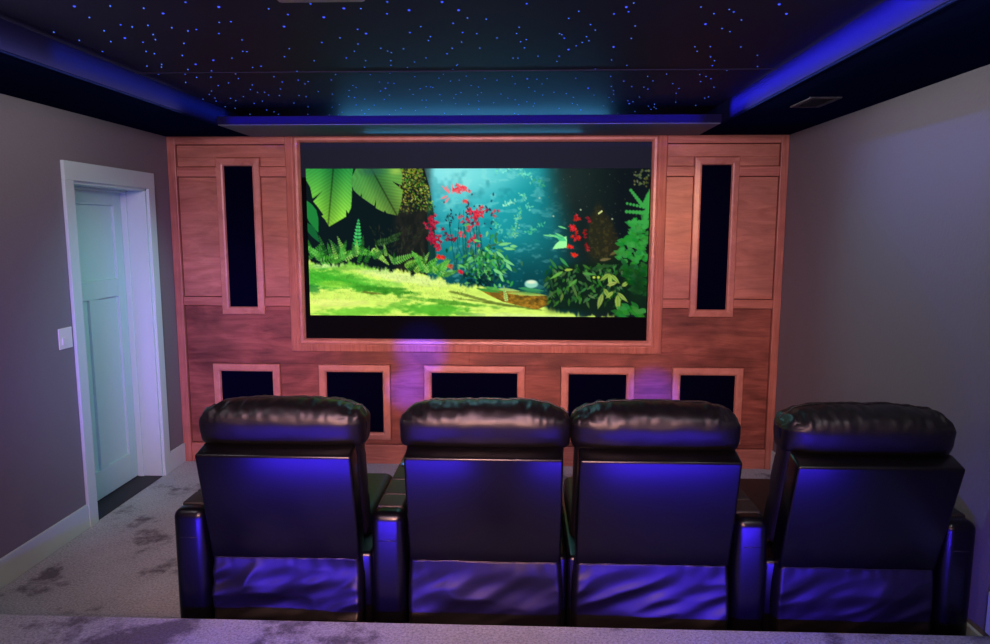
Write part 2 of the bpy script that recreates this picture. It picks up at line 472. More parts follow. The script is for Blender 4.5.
flowers(475, 220, 3, 2.5, 10, (190, 38, 66)); flowers(483, 207, 2, 1, 4, (200, 70, 80)); flowers(498, 212, 2, 1, 4, (180, 70, 80))
flowers(470, 228, 2.6, 1.4, 8, (196, 66, 76)); flowers(476, 240, 4, 2.4, 12, (190, 44, 64)); flowers(463, 217, 1, 2, 4, (196, 74, 90))
flowers(434, 222, 3, 3.0, 16, (176, 30, 58), 2.4); flowers(436, 236, 4.5, 4.5, 24, (166, 24, 54), 2.4); flowers(439, 246, 3, 2, 9, (200, 36, 62))
flowers(455, 236, 4, 2.4, 10, (134, 34, 56)); flowers(463, 232, 1.5, 1.5, 4, (214, 72, 82))
flowers(442, 257, 2.4, 1.2, 5, (224, 50, 40), 2.6); flowers(462, 270, 1.4, 1.6, 5, (206, 34, 48)); flowers(452, 266, 2, 1, 3, (190, 90, 50))
for k in range(44):
    x = rs.normal(*((452, 4), (472, 4), (492, 4))[rs.randint(3)]); y = rs.normal(216, 9)
    leaf(x, y, rs.uniform(0, 6.3), rs.uniform(2, 5), .9, jit((40, 44, 66), 12), .75)
# leafy bush below the flowers
for k in range(210):
    x = rs.normal(487, 13); y = rs.normal(262, 12)
    if y > 284 - abs(x - 490) * .12: continue
    c = ((58, 150, 70), (36, 110, 62), (98, 190, 100), (20, 78, 56))[rs.randint(4)]
    leaf(x, y, rs.uniform(.1, 3.0), rs.uniform(4, 9), 1.3, jit(c), .9)
for (x, y, a, L) in ((500, 244, -.15, 14), (505, 247, .1, 13), (498, 250, .7, 13), (505, 258, .5, 14), (495, 268, .5, 13), (508, 262, .9, 11), (502, 272, 1.2, 10), (512, 245, .05, 8)):
    leaf(x, y, a, L, 1.6, (126, 214, 130), .95)
for k in range(40):
    leaf(rs.normal(482, 7), rs.normal(278, 4), rs.uniform(.3, 2.8), rs.uniform(4, 7), 1.5, jit((8, 40, 44), 8), .8)
# the lit clearing
gx = np.array([300, 310, 330, 352, 372, 398, 425, 445, 465, 490, 510, 540, 560, 580, 600, 652]); gy = np.array([262, 263, 262, 263, 266, 270, 275, 279, 284, 287, 292, 300, 308, 313, 316, 318])
gl = np.interp(TXc, gx, gy) + (vnoise(2.0, 6, 5) - .5) * 5 + (vnoise(7, 9, 6) - .5) * 7
gm = sstep(-1.5, 2.5, TYc - gl)
gtex = fbm(7, 2.2, 60)
gcol = np.array((208, 242, 104)) * np.ones_like(cv)
def gpatch(cx, cy, rx, ry, rot, col, s=.9):
    global gcol
    c, s_ = math.cos(rot), math.sin(rot)
    u = ((TXc - cx) * c + (TYc - cy) * s_) / rx; v = (-(TXc - cx) * s_ + (TYc - cy) * c) / ry
    d = np.sqrt(u * u + v * v) + (gtex - .5) * .9
    a = (1 - sstep(.55, 1.15, d))[..., None] * s
    gcol = gcol * (1 - a) + np.array(col) * a
gpatch(330, 266, 42, 5, 0, (126, 196, 70)); gpatch(365, 264, 34, 7, .25, (110, 196, 60), .8); gpatch(326, 265, 18, 3, -.1, (190, 236, 140), .9)
gpatch(322, 279, 34, 11, .1, (60, 172, 44)); gpatch(352, 283, 44, 8, .22, (62, 168, 42)); gpatch(386, 290, 34, 4.5, .1, (58, 140, 36)); gpatch(332, 284, 20, 4, .05, (132, 208, 60), .8)
gpatch(310, 289, 10, 5, 0, (40, 130, 50), .8); gpatch(372, 293, 12, 1.5, .1, (110, 110, 40), .8)
gpatch(360, 312, 46, 5, -.05, (120, 206, 60), .9); gpatch(435, 310, 40, 7.5, .03, (78, 176, 44)); gpatch(450, 302, 50, 2.4, .10, (84, 158, 46)); gpatch(395, 306, 20, 4, -.35, (110, 190, 60), .7)
gpatch(350, 276, 30, 5, .15, (96, 190, 56), .6); gpatch(380, 283, 30, 4, .1, (120, 204, 70), .6); gpatch(330, 303, 40, 4, 0, (232, 246, 128), .8); gpatch(405, 277, 50, 6, .14, (226, 246, 156), .7)
gpatch(480, 298, 34, 1.7, .24, (110, 128, 50)); gpatch(505, 304, 44, 1.4, .13, (100, 120, 44)); gpatch(470, 314, 22, 2, .05, (110, 180, 70))
gpatch(530, 316, 60, 3, .03, (214, 240, 140), .8)
blend(gm, np.clip(gcol * (.88 + .24 * gtex[..., None]), 0, 255))
for k in range(2600):
    x = rs.uniform(307, 470); y0 = np.interp(x, gx, gy); y = y0 + rs.uniform(0, 1) ** 1.4 * (42 - (x - 307) * .1)
    ix, iy = int((x - 306.8) * SS), int((y - 168.5) * SS)
    if 0 <= ix < W_ and 0 <= iy < H_:
        c = np.clip(cv[iy, ix] * rs.uniform(.78, 1.2), 0, 255); line(x, y, x + rs.uniform(-1.2, 1.2), y - rs.uniform(.6, 2), .3, c, .7)
# brown path, dark bank, mushroom
pth = inpoly(TXc, TYc, [(478, 287), (495, 289), (515, 290), (540, 292), (556, 297), (552, 304), (540, 309), (522, 305), (505, 301), (490, 294)])
blend(pth * .95, (116, 84, 26)); blend(pth * sstep(.4, .7, fbm(5, 3, 90)) * .7, (196, 140, 40)); blend(pth * sstep(.5, .8, fbm(4, 2, 91)) * .6, (52, 40, 18))
for (x, y, a, L, c) in ((478, 288, .15, 26, (60, 150, 60)), (486, 286, .2, 24, (80, 170, 70)), (500, 288, .1, 24, (176, 214, 110)), (508, 292, .06, 44, (170, 200, 90)), (520, 287, .1, 28, (60, 150, 90))):
    leaf(x, y, a, L, 1.6, c, .9)
fern(509, 301, -1.75, 17, 3.5, (170, 214, 110), 8)
blob(534, 283, 7.4, 4.4, (150, 214, 190), 1, .25); blob(534, 281, 6, 2.2, (226, 240, 205), 1, .6); blob(534, 291, 14, 3, (60, 150, 84), .7, .8)
# pale pointed leaf, red flowers on the right
poly([(555, 248), (569.5, 246.5), (569, 235), (566, 236), (558, 243)], (158, 250, 160)); poly([(556, 233), (566, 236), (569, 240), (562, 240)], (70, 200, 130), .9)
for (x, y, a, L) in ((551, 233, .35, 14), (557, 232, .4, 12), (560, 225, .3, 10), (545, 234, .1, 14)): leaf(x, y, a, L, .9, (120, 222, 140), .9)
flowers(578, 218, 1.8, 1.6, 6, (178, 38, 38)); flowers(576, 227, 2.0, 2.0, 10, (206, 42, 40), 2.4); flowers(580, 237, 3.0, 1.6, 9, (190, 36, 36)); flowers(591, 219, 1.4, 1.4, 4, (120, 26, 36))
flowers(574, 245.5, 1.4, .8, 5, (220, 44, 34)); flowers(577, 254, 1, 1, 6, (230, 50, 38)); flowers(587, 232, .9, 4, 5, (140, 28, 34)); flowers(590, 246, .8, 3, 5, (130, 26, 32))
# dark undergrowth on the right
und = sstep(-6, 6, TYc - np.interp(TXc, [540, 552, 565, 590, 620, 652], [276, 272, 264, 262, 256, 250]))
blend(und * sstep(545, 556, TXc) * (1 - sstep(307, 316, TYc - (TXc - 600) * .02)) * .9, (16, 34, 24))
for k in range(200):
    x = rs.uniform(549, 628); y = rs.uniform(262, 300)
    c = ((36, 82, 36), (24, 60, 30), (56, 116, 46), (70, 110, 60))[rs.randint(4)]
    leaf(x, y, rs.uniform(.4, 2.7), rs.uniform(4, 10), 1.3, jit(c, 14), .85)
for (x, y, a, L, c) in ((566, 270, 2.6, 16, (110, 180, 70)), (567, 269, -.1, 9, (160, 190, 70)), (562, 256, .8, 14, (60, 150, 80)), (560, 268, -2.2, 14, (50, 120, 60)), (585, 272, .1, 14, (80, 150, 66)), (580, 278, 2.4, 12, (90, 160, 66)),
                        (575, 282, 1.2, 18, (80, 116, 58)), (566, 292, 1.8, 10, (96, 126, 56)), (612, 254, -.5, 14, (98, 92, 52)), (602, 259, -.15, 12, (110, 100, 62)), (620, 252, .1, 14, (90, 80, 46)), (596, 266, -.1, 26, (40, 80, 40))):
    leaf(x, y, a, L, 1.5, c, .95)
for (x, y, a, L, w) in ((613, 272, 2.5, 13, 2), (613, 272, 1.55, 15, 2), (614, 273, .8, 13, 2), (606, 292, 1.85, 17, 2.6), (607, 287, 1.0, 13, 2.2), (621, 293, 1.5, 18, 3.0), (621, 291, .75, 15, 1.8), (625, 285, -.6, 9, 2), (617, 290, 2.4, 11, 1.8), (610, 284, -.3, 12, 2)):
    leaf(x, y, a, L, w, jit((148, 176, 76), 12), .98, (90, 120, 50))
for (x, y) in ((597, 276), (601.5, 276)): blob(x, y, 1.8, 1.6, (190, 215, 70), 1, .5)
# big soft fern along the right edge
for k in range(230):
    y = rs.uniform(219, 292); x = 652 - rs.rand() * (6 + max(0, 22 * math.exp(-((y - 252) / 34) ** 2)))
    leaf(x, y, rs.uniform(2.4, 4.2), rs.uniform(4, 11), 2.4, jit((46, 142, 56) if y < 262 else (24, 86, 34), 16), .8)
for (x, y, a, L, w) in ((643, 204, -2.25, 18, 2.4), (645, 204, -1.15, 18, 2.6), (648, 207, 3.35, 20, 2.0), (648, 212, 3.2, 20, 2.6), (650, 221, 3.15, 19, 2.6), (650, 196, 1.7, 30, 4)):
    for q in range(7):
        t = q / 6; blob(x + math.cos(a) * L * t, y + math.sin(a) * L * t, w * (1.0 - .25 * t), w * (1.0 - .25 * t), (58, 158, 70), 1.0, .35)
for k in range(26):
    leaf(rs.uniform(626, 652), rs.uniform(306, 318), rs.uniform(2.7, 4.2), rs.uniform(6, 14), 2.6, jit((42, 124, 44), 14), .8)
blob(641, 287, 10, 20, (16, 44, 24), .8, 1.0)
# bring down to the mesh grid: soft box filter 2x2
GX, GY = W_ // 2, H_ // 2
pic = cv.reshape(GY, 2, GX, 2, 3).mean((1, 3))
pic = np.clip(pic * 1.02, 0, 255)

# ------------------------------------------------------------------ projection screen
PX0, PX1, PZ0, PZ1 = 1.013, 3.503, 1.138, 2.211
scr = thing('projection_screen', 'wide wood framed projection screen showing a green jungle with red flowers', 'screen', (2.243, 0, .9))
def sub(o, root):                       # mesh written in room coordinates, parented to a root that is not rotated
    p = Vector((0, 0, 0)); q = root
    while q is not None:
        p += Vector(q.location); q = q.parent
    o.data.transform(Matrix.Translation(-p)); return o
def part(name, bm, m, root, smooth=False):
    return sub(obj(name, bm, m, root, smooth), root)

prof_out = [(0, -.012), (0, .020), (.006, .027), (.050, .034), (.058, .030), (.066, .024), (.066, -.012)]
bm = bmesh.new()
mitre_frame(bm, .870, 3.617, .866, 2.503, prof_out)
# the top member is cut off by the soffit: keep what lies under it
bmesh.ops.bisect_plane(bm, geom=bm.verts[:] + bm.edges[:] + bm.faces[:], plane_co=(0, 0, 2.438), plane_no=(0, 0, 1), clear_outer=True)
bmesh.ops.holes_fill(bm, edges=[e for e in bm.edges if e.is_boundary], sides=0)
part('outer_frame', bm, M['wood_stile'], scr)
bm = bmesh.new()
mitre_frame(bm, .936, 3.551, .922, 2.438, [(0, -.012), (0, .030), (.012, .040), (.028, .038), (.036, .026), (.042, .012), (.042, -.012)])
part('inner_moulding', bm, M['wood_frame'], scr)
part('masking', nbox(.975, 3.511, .0, .0115, .962, 2.15), M['mask'], scr)
part('masking_top_lit', nbox(.975, 3.511, .0, .0115, 2.15, 2.4), M['mask_top'], scr)
# picture: a fine grid lying on the cloth, one colour per grid point
xs = np.linspace(PX0, PX1, GX); zs = np.linspace(PZ1, PZ0, GY)
V = np.empty((GY, GX, 3), np.float32); V[..., 0] = xs[None, :]; V[..., 1] = -.002; V[..., 2] = zs[:, None]
V -= np.array(scr.location, np.float32)
idx = np.arange(GX * GY, dtype=np.int32).reshape(GY, GX)
F = np.stack([idx[:-1, :-1], idx[1:, :-1], idx[1:, 1:], idx[:-1, 1:]], -1).reshape(-1, 4)
me = bpy.data.meshes.new('picture')
me.vertices.add(GX * GY); me.vertices.foreach_set('co', V.ravel())
me.loops.add(F.size); me.loops.foreach_set('vertex_index', F.ravel())
me.polygons.add(len(F)); me.polygons.foreach_set('loop_start', np.arange(0, F.size, 4, dtype=np.int32))
me.update(calc_edges=True)
ca = me.color_attributes.new('film', 'FLOAT_COLOR', 'POINT')
ca.data.foreach_set('color', np.concatenate([lin(pic), np.ones((GY, GX, 1))], -1).astype(np.float32).ravel())
m = bpy.data.materials.new('film_light'); m.use_nodes = True
nt = m.node_tree; nt.nodes.clear()
e = nt.nodes.new('ShaderNodeEmission'); o = nt.nodes.new('ShaderNodeOutputMaterial'); a = nt.nodes.new('ShaderNodeVertexColor'); a.layer_name = 'film'
nt.links.new(a.outputs[0], e.inputs[0]); nt.links.new(e.outputs[0], o.inputs[0])
e.inputs['Strength'].default_value = 1.0
m.cycles.emission_sampling = 'FRONT'
me.materials.append(m)
po = bpy.data.objects.new('picture', me); link(po, scr); po['label'] = 'bright film picture of a jungle clearing'

# ------------------------------------------------------------------ speakers behind cloth in the wood wall
fprof = lambda w: [(0, -.012), (0, .018), (.005, .024), (w * .7, .028), (w - .006, .024), (w, .010), (w, -.012)]
def speaker(label, x0, x1, z0, z1, gx0, gx1, gz0, gz1):
    t = thing('wall_speaker', label, 'speaker', ((x0 + x1) / 2, 0, z0), 'black grille speakers set in the wood wall')
    bm = bmesh.new(); w = ((gx0 - x0) + (x1 - gx1) + (gz0 - z0) + (z1 - gz1)) / 4
    mitre_frame(bm, x0, x1, z0, z1, fprof(w))
    part('frame', bm, M['wood_frame'], t)
    bm = nbox(gx0 - .004, gx1 + .004, -.006, .0115, gz0 - .004, gz1 + .004, bev=.002, seg=1)
    part('grille', bm, M['grille'], t)
speaker('tall narrow black speaker in a wood frame, between the door wall and the screen', .355, .678, 1.143, 2.287, .409, .618, 1.198, 2.228)
speaker('tall narrow black speaker in a wood frame, between the screen and the bare grey wall', 3.812, 4.129, 1.143, 2.287, 3.865, 4.077, 1.198, 2.228)
for lab, x0, x1, g0, g1 in (('low black speaker in a wood frame, straight below the tall speaker nearest the door', .261, .771, .318, .712),
                            ('low black speaker in a wood frame, between the widest one and the door end one', 1.067, 1.606, 1.124, 1.55),
                            ('widest low black speaker in a wood frame, below the middle of the screen', 1.862, 2.618, 1.92, 2.562),
                            ('low black speaker in a wood frame, below the screen and right of the widest one', 2.886, 3.428, 2.943, 3.368),
                            ('low black speaker in a wood frame, below the tall speaker by the bare wall', 3.709, 4.225, 3.768, 4.166)):
    speaker(lab, x0, x1, .189, .766, g0, g1, .25, .711)

# ------------------------------------------------------------------ door in the left wall
bm = bmesh.new()
box(bm, 0.0, .02, -1.25, DY0, 0, DZ, bev=.003); box(bm, 0.0, .02, DY1, -.262, 0, DZ, bev=.003)
box(bm, 0.0, .021, -1.25, -.262, DZ, 2.158, bev=.003)
struct('trim_16', bm, M['white'], label='white casing round the door')
bm = bmesh.new()
box(bm, -.25, .001, DY0 - .001, DY0 + .016, 0, DZ); box(bm, -.25, .001, DY1 - .016, DY1 + .001, 0, DZ); box(bm, -.25, .001, DY0, DY1, DZ - .016, DZ + .001)
box(bm, -.168, -.128, DY0 + .016, DY0 + .03, 0, DZ - .016, bev=.002, seg=1); box(bm, -.168, -.128, DY1 - .03, DY1 - .016, 0, DZ - .016, bev=.002, seg=1)
box(bm, -.168, -.128, DY0 + .016, DY1 - .016, DZ - .03, DZ - .016, bev=.002, seg=1)
struct('trim_17', bm, M['white'], label='white door jamb and stop')
bm = bmesh.new()
dy0, dy1 = DY0 + .019, DY1 - .019
box(bm, -.208, -.186, dy0, dy1, .012, DZ - .018)                        # recessed panel plane
for a0, a1, b0, b1 in ((dy0, dy0 + .10, .012, DZ - .018), (dy1 - .10, dy1, .012, DZ - .018), (dy0 + .10, dy1 - .10, 1.93, DZ - .018),
                       (dy0 + .10, dy1 - .10, 1.32, 1.44), (dy0 + .10, dy1 - .10, .012, .20), (-.80, -.71, .20, 1.32)):
    box(bm, -.190, -.168, a0, a1, b0, b1, bev=.002, seg=1)
d1 = struct('door_1', bm, M['door'], label='white three panel door set deep in the left wall')
struct('trim_18', nbox(-.25, .004, DY0 + .016, DY1 - .016, 0, .006, bev=.002, seg=1), M['threshold'], label='dark strip on the doorway floor')

# baseboards
def bboard(name, x0, x1, y0, y1, z0, z1):
    return struct(name, nbox(x0, x1, y0, y1, z0, z1, bev=.004), M['white'])
bboard('baseboard_left', 0, .016, -2.5, -1.25, 0, .147)
bboard('baseboard_left_front', 0, .016, -.262, -.024, 0, .147)
bboard('baseboard_left_rear', 0, .016, YB, -2.485, .178, .33)
bboard('baseboard_right', XR - .016, XR, -2.5, -.024, 0, .147)
bboard('baseboard_right_rear', XR - .016, XR, YB, -2.478, .178, .352)

# light switch
t = thing('light_switch', 'white rocker light switch on the left wall against the door casing', 'switch', (0, -1.325, 1.1))
part('cover_plate', nbox(0, .007, -1.383, -1.266, 1.1, 1.219, bev=.003), M['plate'], t)
part('rocker', nbox(.006, .013, -1.36, -1.325, 1.125, 1.165, bev=.002), M['plate'], t)

# ceiling vent
t = thing('ceiling_vent', 'small dark louvred air vent in the right soffit', 'vent', (4.11, -1.32, H))
bm = bmesh.new()
for a0, a1, b0, b1 in ((4.035, 4.062, -1.47, -1.19), (4.165, 4.192, -1.47, -1.19), (4.062, 4.165, -1.47, -1.445), (4.062, 4.165, -1.215, -1.19)):
    box(bm, a0, a1, b0, b1, H - .008, H + .001, bev=.002, seg=1)
part('frame', bm, M['vent'], t)
part('duct', nbox(4.062, 4.165, -1.445, -1.215, H - .001, H + .001), M['vent_dark'], t)
bm = bmesh.new()
for k in range(9):
    y = -1.43 + k * .025
    vs = [bm.verts.new(c) for c in ((4.062, y, H - .007), (4.165, y, H - .007), (4.165, y + .014, H - .001), (4.062, y + .014, H - .001), (4.062, y + .001, H - .008), (4.165, y + .001, H - .008), (4.165, y + .015, H - .002), (4.062, y + .015, H - .002))]
    for q in ((0, 1, 2, 3), (7, 6, 5, 4), (0, 4, 5, 1), (1, 5, 6, 2), (2, 6, 7, 3), (3, 7, 4, 0)): bm.faces.new([vs[i] for i in q])
part('louvres', bm, M['vent'], t)

# projector hanging from the star ceiling at the top edge of the picture
t = thing('ceiling_projector', 'pale projector body hanging from the star ceiling at the top edge', 'projector', (2.135, -3.62, 2.31))
part('body', nbox(1.985, 2.205, -3.75, -3.40, 2.325, 2.43, bev=.012, seg=3), M['proj'], t)
bm = bmesh.new(); lathe(bm, 0, 0, [(.034, 0), (.036, .02), (.030, .034), (.02, .036)], 24)
bm.transform(Matrix.Translation((2.095, -3.402, 2.378)) @ Matrix.Rotation(R(-90), 4, 'X'))
part('lens', bm, M['glass'], t, True)
bm = bmesh.new(); tube(bm, [(2.095, -3.58, 2.425), (2.095, -3.58, TZ - .006)], .018, 14); box(bm, 2.035, 2.155, -3.64, -3.52, TZ - .012, TZ, bev=.003)
part('ceiling_mount', bm, M['plastic'], t)

# ------------------------------------------------------------------ recliners
def grid_surface(bm, P, closed_u=False):
    n, k = len(P), len(P[0])
    vs = [[bm.verts.new(p) for p in row] for row in P]
    for i in range(n - 1):
        for j in range(k if closed_u else k - 1):
            bm.faces.new((vs[i][j], vs[i][(j + 1) % k], vs[i + 1][(j + 1) % k], vs[i + 1][j]))
    return vs

def sgnp(c, p): return math.copysign(abs(c) ** p, c)

def recliner(label, cx, arm_side, lean, seed, pwid=.356, width=.66, yoff=0.0, fill=.018, amp_=.6):
    t = thing('leather_recliner', label, 'recliner', (cx, -2.2, 0), 'black leather recliners in a row facing the screen')
    rr = random.Random(seed)
    hw = width / 2
    ca, sa = math.cos(R(lean)), math.sin(R(lean))
    y0, z0 = -2.385 + yoff, .385
    def B(x, v, u):            # back frame: x across, v forward, u up along the reclined back
        return Vector((cx + x, y0 + v * ca - u * sa, z0 + u * ca + v * sa))
    def backbox(x0, x1, v0, v1, u0, u1, bev, seg=3):
        b = nbox(x0, x1, v0, v1, u0, u1, bev=bev, seg=seg)
        for v in b.verts: v.co = B(*v.co)
        return b
    # hard back panel
    part('back_panel', backbox(-.318, .318, 0, .105, -.01, .505, .012, 3), M['leather_flat'], t, True)
    # back cushion (seen from the side and front): three soft rolls
    bm = bmesh.new()
    n = 40; rows = []
    for i in range(n + 1):
        u = .02 + (i / n) * .60
        bulge = abs(math.sin(math.pi * (i / n) * 3)) ** .5
        row = []
        for j in range(32):
            a = 2 * math.pi * j / 32
            x = sgnp(math.cos(a), .35) * (hw - .002)
            v = .17 + sgnp(math.sin(a), .45) * (.075 + (.028 * bulge if math.sin(a) > 0 else 0))
            e = min(1, min(i, n - i) / 2.0)
            x *= .93 + .07 * e ** .5
            dn = noise.noise(Vector((x * 9 + seed, v * 20, u * 22))) * .006
            row.append(B(x, v + dn, u))
        rows.append(row)
    vs = grid_surface(bm, rows, True)
    bm.faces.new(vs[0]); bm.faces.new(vs[-1])
    part('back_cushion', bm, M['leather'], t, True)
    # head pillow: plump, top corners very round, gathered along the top seam
    bm = bmesh.new(); rows = []
    nx, na = 120, 64
    pw = pwid
    pc = B(0, .205, .560); tilt = R(lean - 14.5); cq, sq = math.cos(tilt), math.sin(tilt)
    for i in range(nx + 1):
        s = -1 + 2 * i / nx
        s = math.copysign(1 - (1 - abs(s)) ** 1.7, s)
        up = (1 - min(1, abs(s)) ** 3.4) ** (1 / 2.4)
        dn_ = (1 - min(1, abs(s)) ** 24) ** (1 / 8)
        th = (1 - min(1, abs(s)) ** 5) ** (1 / 2.6)
        row = []
        for j in range(na):
            a = 2 * math.pi * j / na
            c, sn = math.cos(a), math.sin(a)      # c<0 towards the viewer (rear), sn up
            uu = sgnp(sn, .86 if sn > 0 else .50); vv = sgnp(c, .74 if sn > 0 else .5)
            u = .560 + (uu * .094 * up if uu > 0 else uu * .100 * dn_)
            v = .215 + vv * .130 * (.25 + .75 * th)
            if uu < 0: v = .215 + vv * (.130 - .02 * (-uu)) * (.25 + .75 * th)
            x = s * pw
            # gathers running down from the top seam
            g = max(0, uu) ** 1.2
            rear = 1 if c < 0 else .6
            side = 1 + 1.6 * abs(s) ** 3
            w1 = noise.noise(Vector((x * 34 + seed * 3.1, uu * 1.6, c * 1.2 + seed)))
            w2 = noise.noise(Vector((x * 13 - seed, uu * 2.4 + 4, c * 2)))
            w3 = noise.noise(Vector((x * 70 + seed, uu * 3, c * 3 + 9)))
            amp = (.0085 * g * w1 + .003 * w3 * g + .002 * w2) * side * rear
            u += amp * max(0.0, sn); v += -amp * (1 if c < 0 else -1) * (abs(c) ** .5) * .9
            seam = math.exp(-((a - math.pi * .46) / .10) ** 2)
            u -= .007 * seam * up
            row.append(pc + Vector((x, (v - .215) * cq - (u - .56) * sq, (u - .56) * cq + (v - .215) * sq)))
        rows.append(row)
    vs = grid_surface(bm, rows, True)
    bm.faces.new(vs[0]); bm.faces.new(vs[-1])
    hp = part('head_pillow', bm, M['leather_soft'], t, True)
    # piped seam over the pillow top
    pts = []
    for i in range(6, nx - 5, 2):
        p = rows[i][int(na * .23)]
        pts.append(p + Vector((0, 0, .001)))
    bm = bmesh.new(); tube(bm, pts, .0028, 6)
    part('seam', bm, M['thread'], hp, True)
    # seat body, base, footrest
    part('base', nbox(cx - hw + .03, cx + hw - .03, -2.36, -1.62, 0.001, .10, bev=.01), M['plastic'], t)
    part('seat_box', nbox(cx - hw - (fill if arm_side > 0 else -.002), cx + hw + (fill if arm_side < 0 else -.002), -2.345, -1.60, .02, .40, bev=.02, seg=3), M['leather_flat'], t, True)
    b = nbox(cx - hw + .004, cx + hw - .004, -2.16, -1.56, .355, .49, bev=.05, seg=5)
    part('seat_cushion', b, M['leather'], t, True)
    b = nbox(cx - hw + .01, cx + hw - .01, -1.60, -1.52, .10, .42, bev=.03, seg=4)
    part('footrest', b, M['leather'], t, True)
    # loose leather skirt below the back panel, hanging in folds
    bm = bmesh.new(); rows = []; nu, nv = 90, 46
    sw = .324
    kx = rr.uniform(.6, 1.6)
    for j in range(nv + 1):
        q = j / nv
        z = .392 - q * .352
        row = []
        for i in range(nu + 1):
            s = -1 + 2 * i / nu
            x = s * (sw + .008 * math.sin(q * 3.14)) 
            pin = min(1, q * 3) * (1 - .55 * q ** 3)
            d1 = noise.noise(Vector((x * 4.5 + q * 3.2 * kx + seed * 2.3, q * 2.0 - x * 2.0, seed)))
            d2 = noise.noise(Vector((x * 10 + q * 5.5 + seed, q * 3.0 - x * 3, seed + 7)))
            d3 = noise.noise(Vector((x * 26, q * 2.5, seed + 3))) * max(0, 1 - q * 5)
            d0 = noise.noise(Vector((x * 2.2 + q * 1.4 * kx + seed, q * 1.1 - x, seed + 1)))
            fold = amp_ * ((.5 - abs(d1)) * .030 * (1 + 1.5 * d0) + d2 * .009 + d0 * .034)
            y = -2.378 - .010 - pin * fold - .012 * q + d3 * .004
            edge = max(0, (abs(s) - .93) / .07)
            y += .055 * edge ** 2
            row.append(Vector((cx + x, y + yoff, z + .004 * d2 * (1 - q))))
        rows.append(row)
    grid_surface(bm, rows)
    sk = part('skirt', bm, M['leather_soft'], t, True)
    md = sk.modifiers.new('thickness', 'SOLIDIFY'); md.thickness = .004
    bm = bmesh.new(); tube(bm, [rows[0][i] + Vector((0, -.002, 0)) for i in range(2, nu - 1, 2)], .0025, 6)
    part('piping', bm, M['thread'], sk, True)
    # armrest
    ax0 = cx + (hw + .004 if arm_side > 0 else -hw - .004 - .143); ax1 = ax0 + (.138 if arm_side > 0 else .143)
    if arm_side > 0 and ax1 > XR - .02: ax1 = XR - .02
    arm = part('armrest', nbox(ax0, ax1, -2.405, -1.59, .03, .602, bev=.04, seg=7), M['leather_flat'], t, True)
    bm = bmesh.new()
    yb = [-2.34, -2.20, -2.01, -1.62]
    for k in range(3):
        box(bm, ax0 + .016, ax1 - .016, yb[k] + .004, yb[k + 1] - .004, .585, .611, bev=.011, seg=4)
    ap = part('arm_pad', bm, M['leather_arm'], arm, True)
    bm = bmesh.new(); tube(bm, [(ax0 + .036, -2.4045, .482), (ax1 - .036, -2.4045, .482)], .0022, 6)
    part('arm_seam', bm, M['thread'], arm, True)
    cxx = (ax0 + ax1) / 2; cy = -1.80
    bm = bmesh.new(); lathe(bm, cxx, cy, [(.046, .606), (.050, .613), (.046, .618), (.040, .617), (.037, .6115), (.037, .6112)], 32)
    part('cup_holder', bm, M['steel'], arm, True)
    bm = bmesh.new(); lathe(bm, cxx, cy, [(.0365, .6112), (.0365, .6125), (.030, .6132), (.0, .6135)][:3], 32)
    part('cup_light', bm, M['cup_led'], arm, True)
    return t

recliner('black leather recliner with its own armrest standing free by the door side aisle', 1.594, -1, 13.5, 3, pwid=.35, fill=.034, amp_=1.0)
recliner('black leather recliner joined to a neighbour, in front of the widest low speaker', 2.440, -1, 13.5, 12, pwid=.354)
recliner('black leather recliner second from the bare grey wall, its right armrest beside a gap', 3.139, 1, 14.0, 25, pwid=.343)
recliner('black leather recliner against the bare grey wall, leaning furthest back', 3.978, 1, 16.5, 41, pwid=.338, fill=.032)

# ------------------------------------------------------------------ camera
fpx, yaw, pitch, roll = 709.95, .0373, .1299, .0017
cy_, sy_ = math.cos(yaw), math.sin(yaw); cp, sp = math.cos(pitch), math.sin(pitch)
Fv = Vector((-sy_ * cp, cy_ * cp, -sp)); Rv = Vector((cy_, sy_, 0)); Uv = Rv.cross(Fv)
R2 = Rv * math.cos(roll) + Uv * math.sin(roll); U2 = -Rv * math.sin(roll) + Uv * math.cos(roll)
CP = Vector((2.5877, -5.2127, 1.7766))
cam = bpy.data.cameras.new('camera'); co = bpy.data.objects.new('camera', cam); link(co)
cam.sensor_fit = 'HORIZONTAL'; cam.sensor_width = 36; cam.lens = fpx * 36 / 990; cam.clip_start = .02
co.matrix_world = Matrix(((R2.x, U2.x, -Fv.x, CP.x), (R2.y, U2.y, -Fv.y, CP.y), (R2.z, U2.z, -Fv.z, CP.z), (0, 0, 0, 1)))
SC.camera = co

